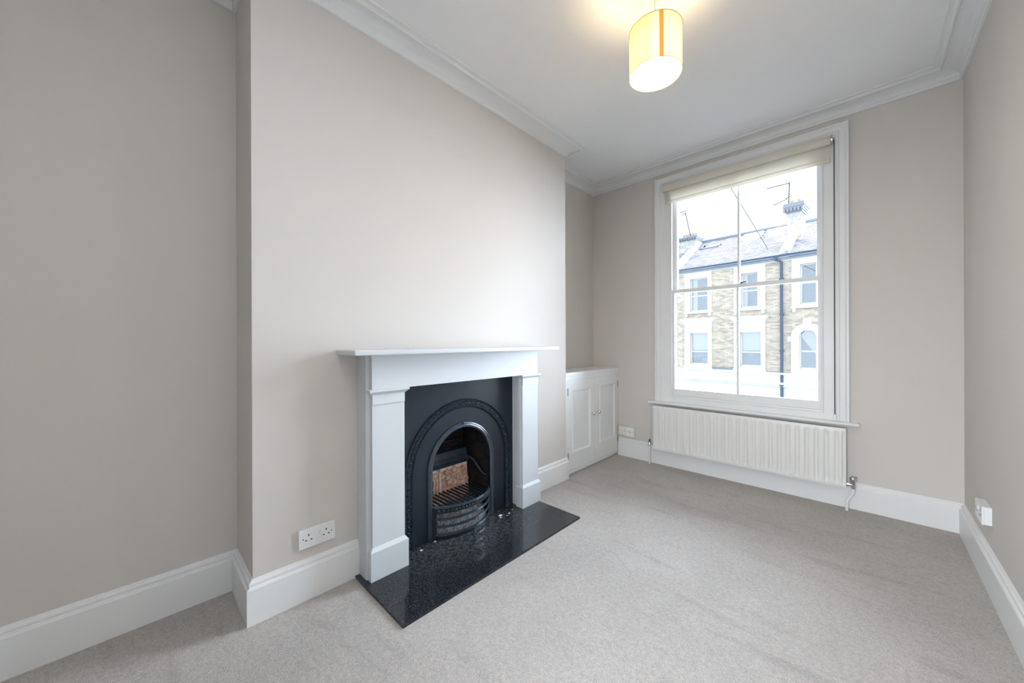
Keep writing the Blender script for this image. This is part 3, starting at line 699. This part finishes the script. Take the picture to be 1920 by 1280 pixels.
def sash_front(house, g, rail, sur, hood=None, curt=None, blind=None, brackets=None):
    g0, g1, h0, h1 = g; s0, s1, t0, t1 = sur
    m = B(H)
    t = B().holes(s0, s1, t0, t1, -.05, .07, [g]); t.bm.verts.index_update()
    m.add([tuple(v.co) for v in t.bm.verts], [[v.index for v in f.verts] for f in t.bm.faces]); t.bm.free()
    m.box(g0 - .001, g0 + .045, -.14, -.08, h0, h1).box(g1 - .045, g1 + .001, -.14, -.08, h0, h1).box(g0, g1, -.14, -.08, h0, h0 + .07).box(g0, g1, -.14, -.08, h1 - .05, h1).box(g0, g1, -.15, -.08, rail - .03, rail + .03)
    m.box(s0 - .03, s1 + .03, -.02, .13, t0, t0 + .09)
    wdw = obj('window', m, 'stucco', house)
    for a, b in ((h0 + .07, rail - .03), (rail + .03, h1 - .05)):
        p = B(H); p.box(g0 + .045, g1 - .045, -.125, -.115, a, b); obj('pane', p, 'farglass', wdw)
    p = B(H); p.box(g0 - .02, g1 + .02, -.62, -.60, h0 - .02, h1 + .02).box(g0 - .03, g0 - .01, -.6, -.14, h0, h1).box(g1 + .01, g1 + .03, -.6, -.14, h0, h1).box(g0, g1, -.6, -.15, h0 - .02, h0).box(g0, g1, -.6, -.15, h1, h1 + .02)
    obj('sky_tint_interior', p, 'skytint', wdw)
    if hood:
        p = B(H); a, b, c, d = hood
        p.box(a, b, -.02, .30, d - .12, d).box(a + .05, b - .05, -.02, .24, d - .20, d - .12).box(a + .10, b - .10, -.02, .16, c, d - .20)
        obj('hood_moulding', p, 'stucco', wdw)
    if curt:
        p = B(H); n0 = 9
        for k in range(n0):
            x = curt[0] + (curt[1] - curt[0]) * k / n0; p.box(x, x + (curt[1] - curt[0]) / n0 * .98, -.22 - .02 * (k % 2), -.20 - .02 * (k % 2), h0, h1)
        obj('curtain', p, 'curtain', wdw)
    if blind:
        p = B(H); p.box(g0 + .02, g1 - .02, -.20, -.19, blind, h1).box(g0 + .02, g1 - .02, -.205, -.185, blind, blind + .03); obj('window_blind', p, 'curtain', wdw)
    if brackets:
        for a in (s0 + .03, s1 - .15):
            p = B(H); p.box(a, a + .12, -.02, .11, t0 - .16, t0); obj('bracket', p, 'stucco', wdw)
    return wdw

def brick_skin(house, a0, a1, holes_):
    vs = []; fs = []; z = ZB + .01; row = 0
    while z < 4.74:
        a = a0 - (.1125 if row % 2 else 0)
        while a < a1:
            q0, q1 = max(a + .006, a0), min(a + .219, a1)
            zc = z + .0325
            segs = [(q0, q1)]
            for h in holes_:
                if h[2] < zc < h[3]:
                    ns = []
                    for s0, s1 in segs:
                        if h[1] <= s0 or h[0] >= s1: ns.append((s0, s1)); continue
                        if s0 < h[0]: ns.append((s0, h[0]))
                        if s1 > h[1]: ns.append((h[1], s1))
                    segs = ns
            for s0, s1 in segs:
                if s1 - s0 < .03: continue
                d = random.uniform(.008, .014); b = len(vs)
                for n_ in (0, d):
                    for zz in (z + .004, z + .066):
                        for aa in (s0, s1): vs.append(H(aa, n_, zz))
                fs += [(b + 4, b + 5, b + 7, b + 6), (b, b + 4, b + 6, b + 2), (b + 1, b + 3, b + 7, b + 5), (b + 2, b + 6, b + 7, b + 3), (b, b + 1, b + 5, b + 4)]
            a += .225
        z += .075; row += 1
    obj('brick', B().add(vs, fs), 'brick', house, kind='stuff')

def slates(house, a0, a1, n0=.12, n1=-3.2, gaps=()):
    vs = []; fs = []; rows = 21
    for r in range(rows):
        na, nb = n0 + (n1 - n0) * r / rows, n0 + (n1 - n0) * (r + 1.25) / rows; nb = max(nb, n1)
        a = a0 - (.13 if r % 2 else 0)
        while a < a1:
            q0, q1 = max(a + .004, a0), min(a + .256, a1); a += .26
            if q1 - q0 < .04: continue
            if any(g[0] < (q0 + q1) / 2 < g[1] and g[2] < (na + nb) / 2 < g[3] for g in gaps): continue
            b = len(vs); zt = .028 + random.uniform(0, .008)
            for h in (0, 1):
                vs += [H(q0, na, roofz(na) + (.008 if h == 0 else zt + .008)), H(q1, na, roofz(na) + (.008 if h == 0 else zt + .008)), H(q1, nb, roofz(nb) + (.0 if h == 0 else .012)), H(q0, nb, roofz(nb) + (.0 if h == 0 else .012))]
            fs += [(b + 4, b + 5, b + 6, b + 7), (b, b + 1, b + 5, b + 4), (b, b + 4, b + 7, b + 3), (b + 1, b + 2, b + 6, b + 5)]
    obj('slate', B().add(vs, fs), 'slate', house, kind='stuff')

def house(label, a0, a1, wins, gaps=(), skylights=()):
    h = thing('terraced_house', H((a0 + a1) / 2, 0, GZ), label, 'house')
    holes_ = [w_['g'] for w_ in wins]
    m = B(H); t = B().holes(a0, a1, GZ, ZG, -.25, 0, holes_); t.bm.verts.index_update()
    m.add([tuple(v.co) for v in t.bm.verts], [[v.index for v in f.verts] for f in t.bm.faces]); t.bm.free()
    obj('front_wall', m, 'mortar', h)
    p = B(H); p.box(a0, a1, -6.6, -.25, GZ, ZG - .3); 
    for w_ in wins: pass
    p.bm.free()
    p = B(H); p.box(a0, a0 + .2, -6.6, -.7, GZ, ZG).box(a1 - .2, a1, -6.6, -.7, GZ, ZG).box(a0, a1, -6.6, -6.4, GZ, ZG); obj('rear_walls', p, 'mortar', h)
    brick_skin(h, a0, a1, [w_['g'] for w_ in wins] + [w_['sur'] for w_ in wins] + [w_['hood'] for w_ in wins if w_.get('hood')])
    # roof
    m = B(H)
    m.add([(a0, .15, roofz(.15) - .03), (a1, .15, roofz(.15) - .03), (a1, -3.2, roofz(-3.2) - .02), (a0, -3.2, roofz(-3.2) - .02), (a0, -6.6, ZG), (a1, -6.6, ZG), (a0, .15, roofz(.15) - .12), (a1, .15, roofz(.15) - .12), (a1, -3.2, roofz(-3.2) - .15), (a0, -3.2, roofz(-3.2) - .15)],
          [(0, 1, 2, 3), (3, 2, 5, 4), (6, 7, 8, 9), (0, 1, 7, 6)])
    obj('roof', m, 'lead', h)
    slates(h, a0, a1, gaps=gaps)
    m = B(H); m.box(a0, a1, -3.30, -3.10, roofz(-3.2) - .02, roofz(-3.2) + .09); obj('ridge', m, 'lead', h)
    for (s0, s1, n0, n1, nm) in skylights:
        m = B(H); k = .10
        pts = lambda a, b, c, d, e: [(a, c, roofz(c) + e), (b, c, roofz(c) + e), (b, d, roofz(d) + e), (a, d, roofz(d) + e)]
        for (a, b, c, d) in ((s0, s0 + .06, n0, n1), (s1 - .06, s1, n0, n1), (s0, s1, n0, n0 - .06), (s0, s1, n1 + .06, n1)):
            m.hexa(pts(a, b, c, d, 0) + pts(a, b, c, d, k))
        sk_ = obj('skylight', m, 'lead' if nm else 'stucco', h)
        m = B(H); m.hexa(pts(s0 + .06, s1 - .06, n0 - .06, n1 + .06, .05) + pts(s0 + .06, s1 - .06, n0 - .06, n1 + .06, .07)); obj('pane', m, 'farglass' if nm else 'curtain', sk_)  # large skylights: reflected sky put into the colour by plain curtain white
    # white bands
    m = B(H); m.box(a0, a1, -.02, .08, 4.74, 4.98).box(a0, a1, -.02, .14, 4.92, 4.98); obj('eaves_band', m, 'stucco', h)
    m = B(H); m.box(a0, a1, 0, .05, GZ, ZB).box(a0, a1, 0, .20, ZB - .09, ZB).box(a0, a1, 0, .09, -.74, ZB - .09).box(a0, a1, 0, .24, -.84, -.74).box(a0, a1, 0, .16, -.94, -.84); obj('stucco_base', m, 'stucco', h)
    m = B(H); m.tube([(a0, .20, ZG - .01), (a1, .20, ZG - .01)], .055, 8); obj('gutter', m, 'downpipe', h)
    for w_ in wins:
        if w_.get('arch'): continue
        sash_front(h, **w_)
    return h

A1 = dict(g=(-2.86, -1.98, 2.70, 4.45), rail=3.53, sur=(-3.15, -1.79, 2.60, 4.75), curt=(-2.84, -2.58), brackets=1)
A2 = dict(g=(-2.87, -1.98, -.10, 1.57), rail=.59, sur=(-3.16, -1.79, -.30, 2.05), hood=(-3.31, -1.67, 2.03, 2.33), blind=.67)
B1 = dict(g=(-.44, .25, 2.74, 4.40), rail=3.56, sur=(-.76, .56, 2.60, 4.75), curt=(-.42, -.24), brackets=1)
B2 = dict(g=(-.50, .38, -.09, 1.56), rail=.60, sur=(-.76, .55, -.30, 2.05), hood=(-.86, .68, 2.03, 2.33), blind=.67)
mid = house('white and brick terraced house seen left of the drainpipe, with three skylights', -3.55, 1.22, [A1, A2, B1, B2],
            gaps=[(-3.2, -2.2, -2.62, -2.12), (-1.2, -.2, -2.95, -2.3), (-.12, .82, -2.95, -2.3)],
            skylights=[(-3.2, -2.25, -2.15, -2.6, 1), (-1.18, -.24, -2.3, -2.95, 0), (-.10, .80, -2.3, -2.95, 0)])
m = B(H); m.box(-1.79, -.76, .01, .06, ZB - .01, ZB + .12); obj('lead_flashing', m, 'lead', mid)
m = B(H)
for x0_, x1_ in ((-2.3, -1.6), (-1.0, -.3)):
    pass
m.bm.free()
C1 = dict(g=(1.86, 2.42, 2.74, 4.50), rail=3.67, sur=(1.56, 2.72, 2.57, 4.75), brackets=1)
C2 = dict(g=(1.83, 2.40, -.11, 1.60), rail=.68, sur=(1.55, 2.68, -.30, 1.30), arch=1)
rh = house('terraced house right of the drainpipe with an arched first-floor window', 1.22, 5.6, [C1, C2, dict(C1, g=(4.0, 4.7, 2.74, 4.5), sur=(3.7, 5.0, 2.57, 4.75))])
# arched window
ac, az, ri, ro = 2.115, 1.32, .290, .58
m = B(H)
def archpts(r, n=20): return [(ac + r * math.cos(PI - PI * k / n), az + r * math.sin(PI - PI * k / n)) for k in range(n + 1)]
pi_, po_ = archpts(ri), archpts(ro); n = len(pi_)
vs = [(a, d, z) for d in (-.10, .12) for ps in (pi_, po_) for a, z in ps]; fs = []
for i in range(n - 1):
    fs += [(2 * n + i, 2 * n + i + 1, 3 * n + i + 1, 3 * n + i), (i, i + 1, 2 * n + i + 1, 2 * n + i), (n + i, 3 * n + i, 3 * n + i + 1, n + i + 1)]
m.add(vs, fs + [(0, 2 * n, 3 * n, n), (n - 1, 2 * n - 1, 4 * n - 1, 3 * n - 1)])
m.box(1.53, 1.825, -.10, .07, -.30, az).box(2.405, 2.70, -.10, .07, -.30, az).box(1.42, 1.60, -.02, .14, 1.12, 1.32).box(2.63, 2.81, -.02, .14, 1.12, 1.32)
m.box(1.825, 2.405, -.10, .12, -.30, -.10).box(1.99, 2.24, -.02, .22, 1.58, 2.10)
m.box(1.825, 1.86, -.14, -.08, -.1, az + .1).box(2.37, 2.405, -.14, -.08, -.1, az + .1).box(1.83, 2.40, -.15, -.08, .65, .71).box(1.83, 2.4, -.14, -.08, -.1, -.04)
aw = obj('window', m, 'stucco', rh)
for a, b in ((-.04, .65), (.71, 1.60)):
    m = B(H); m.box(1.83, 2.40, -.125, -.115, a, b); obj('pane', m, 'farglass', aw)
m = B(H); m.box(1.80, 2.44, -.62, -.60, -.12, 1.65).box(1.80, 1.82, -.6, -.15, -.1, 1.62).box(2.41, 2.43, -.6, -.15, -.1, 1.62).box(1.8, 2.43, -.6, -.15, 1.62, 1.64); obj('sky_tint_interior', m, 'skytint', aw)
m = B(H); m.hexa([(2.12, -.22, .55), (2.40, -.22, .45), (2.40, -.20, .45), (2.12, -.20, .55), (1.84, -.22, 1.30), (2.40, -.22, 1.62), (2.40, -.20, 1.62), (1.84, -.20, 1.30)])
m.bm.free()
m = B(H)
for k in range(10):
    t0, t1 = k / 10, (k + .96) / 10
    lo = lambda t: (1.85 + .55 * t, 1.32 - .86 * t); hi = lambda t: (1.85 + .55 * t, 1.62)
    a, b = lo(t0), lo(t1); d = -.20 - .015 * (k % 2)
    m.hexa([(a[0], d, a[1]), (b[0], d, b[1]), (b[0], d - .01, b[1]), (a[0], d - .01, a[1]), (a[0], d, 1.62), (b[0], d, 1.62), (b[0], d - .01, 1.62), (a[0], d - .01, 1.62)])
obj('curtain', m, 'curtain', aw)
lh = house('terraced house at the left edge of the window view, mostly hidden', -8.2, -3.55, [dict(A1, g=(-5.4, -4.6, 2.7, 4.45), sur=(-5.7, -4.3, 2.6, 4.75), curt=None), dict(A2, g=(-5.4, -4.6, -.1, 1.57), sur=(-5.7, -4.3, -.3, 2.05), hood=(-5.85, -4.15, 2.03, 2.33))])

def parapet(parent, a0, a1, n0, n1, h=.28):
    m = B(H)
    lo = [(a0, n0, roofz(n0) - .1), (a1, n0, roofz(n0) - .1), (a1, n1, roofz(n1) - .1), (a0, n1, roofz(n1) - .1)]
    m.hexa(lo + [(a, b, c + .1 + h) for a, b, c in lo]); return obj('party_parapet', m, 'render', parent)
parapet(rh, 1.12, 1.46, .12, -3.2)
parapet(lh, -3.80, -3.46, .12, -3.2)
def chimney(house_, label, a0, a1, n0, n1, zt, capz, mat_, npots):
    m = B(H); m.box(a0, a1, n0, n1, roofz(n0) - .5, zt)
    st = obj('chimney_stack', m, mat_, house_)
    m = B(H); w0 = .0; steps = 5; hh = (capz - zt) / steps
    for k in range(steps):
        o_ = .04 + .035 * k if k < 4 else .12
        m.box(a0 - o_, a1 + o_, n0 + o_ if n0 > n1 else n0 - o_, n1 - o_ if n0 > n1 else n1 + o_, zt + k * hh, zt + (k + 1) * hh)
    # dentils
    x = a0 - .12
    while x < a1 + .1: m.box(x, x + .07, n0 + .06, n0 + .17, zt + hh * .6, zt + hh * 2.4); x += .14
    obj('chimney_cap', m, 'lead', st)
    for k in range(npots):
        a = a0 + (a1 - a0) * (k + .5) / npots
        m = B(); c = H(a, (n0 + n1) / 2, capz); m.lathe(c, [(.10, 0), (.085, .02), (.08, .20), (.10, .22), (.10, .25)], seg=10); obj('chimney_pot', m, 'pot', st)
chimney(rh, '', 1.10, 1.66, -1.3, -2.1, 7.20, 7.66, 'render', 2)
chimney(lh, '', -4.40, -3.45, -2.1, -2.9, 7.12, 7.34, 'render', 5)
# drainpipe
dpipe = thing('drainpipe', H(1.2, .1, GZ), 'dark blue drainpipe running down the house fronts between the brick walls', 'drainpipe')
m = B(H); m.tube([(1.0, .20, ZG - .05), (1.0, .20, ZG - .18), (1.20, .12, ZG - .30), (1.20, .12, GZ)], .058, 8); obj('pipe', m, 'downpipe', dpipe, smooth=True)
for z in (3.9, 2.3, .65, -.9): m = B(H); m.box(1.12, 1.28, 0, .19, z, z + .07); obj('pipe_collar', m, 'downpipe', dpipe)
# antennas
def antenna(label, mast, booms, base):
    t = thing('tv_antenna', H(*base), label, 'antenna')
    m = B(H); m.tube(mast, .030, 6); obj('mast', m, 'antenna', t)
    for (p, q, ne, el) in booms:
        m = B(H); m.tube([p, q], .022, 5); b_ = obj('boom', m, 'antenna', t)
        m = B(H)
        for k in range(ne):
            s = (k + .5) / ne; c = Vector(p).lerp(Vector(q), s); m.tube([(c.x, c.y - el, c.z), (c.x, c.y + el, c.z)], .010, 4)
        obj('elements', m, 'antenna', b_, kind='stuff')
antenna('tall thin TV antenna on the left chimney', [(-3.84, -2.4, 7.3), (-4.18, -2.4, 8.96)], [((-4.51, -2.4, 9.02), (-4.05, -2.4, 9.06), 8, .22), ((-4.42, -2.4, 8.86), (-4.18, -2.4, 8.90), 3, .3)], (-3.84, -2.4, 7.3))
antenna('TV antenna with two long booms on the right chimney', [(1.11, -1.6, 7.6), (1.14, -1.6, 8.80)], [((.21, -1.6, 8.86 - .08), (1.18, -1.6, 8.77), 12, .2), ((.48, -1.6, 7.87), (1.05, -1.6, 8.03), 8, .2), ((.99, -1.6, 8.05), (1.25, -1.6, 8.15), 4, .3)], (1.11, -1.6, 7.6))
m = B(); p, q = Vector((-1.596, 6.811, 3.676)), Vector((-3.265, 20.38, 5.375)); d = (p - q).normalized()
m.tube([tuple(p + d * 4.5), tuple(p), tuple(q)], .013, 5)
obj('overhead_cable', m, 'antenna', label='thin dark cable slanting across the street to the roof gutter', cat='cable')
# street
m = B(H); m.box(-16, 16, 4.5, 14.0, GZ - .3, GZ - .12); obj('road', m, 'road', kind=STR)
m = B(H); m.box(-16, 16, 0, 4.5, GZ - .3, GZ); obj('pavement', m, 'paving', kind=STR)
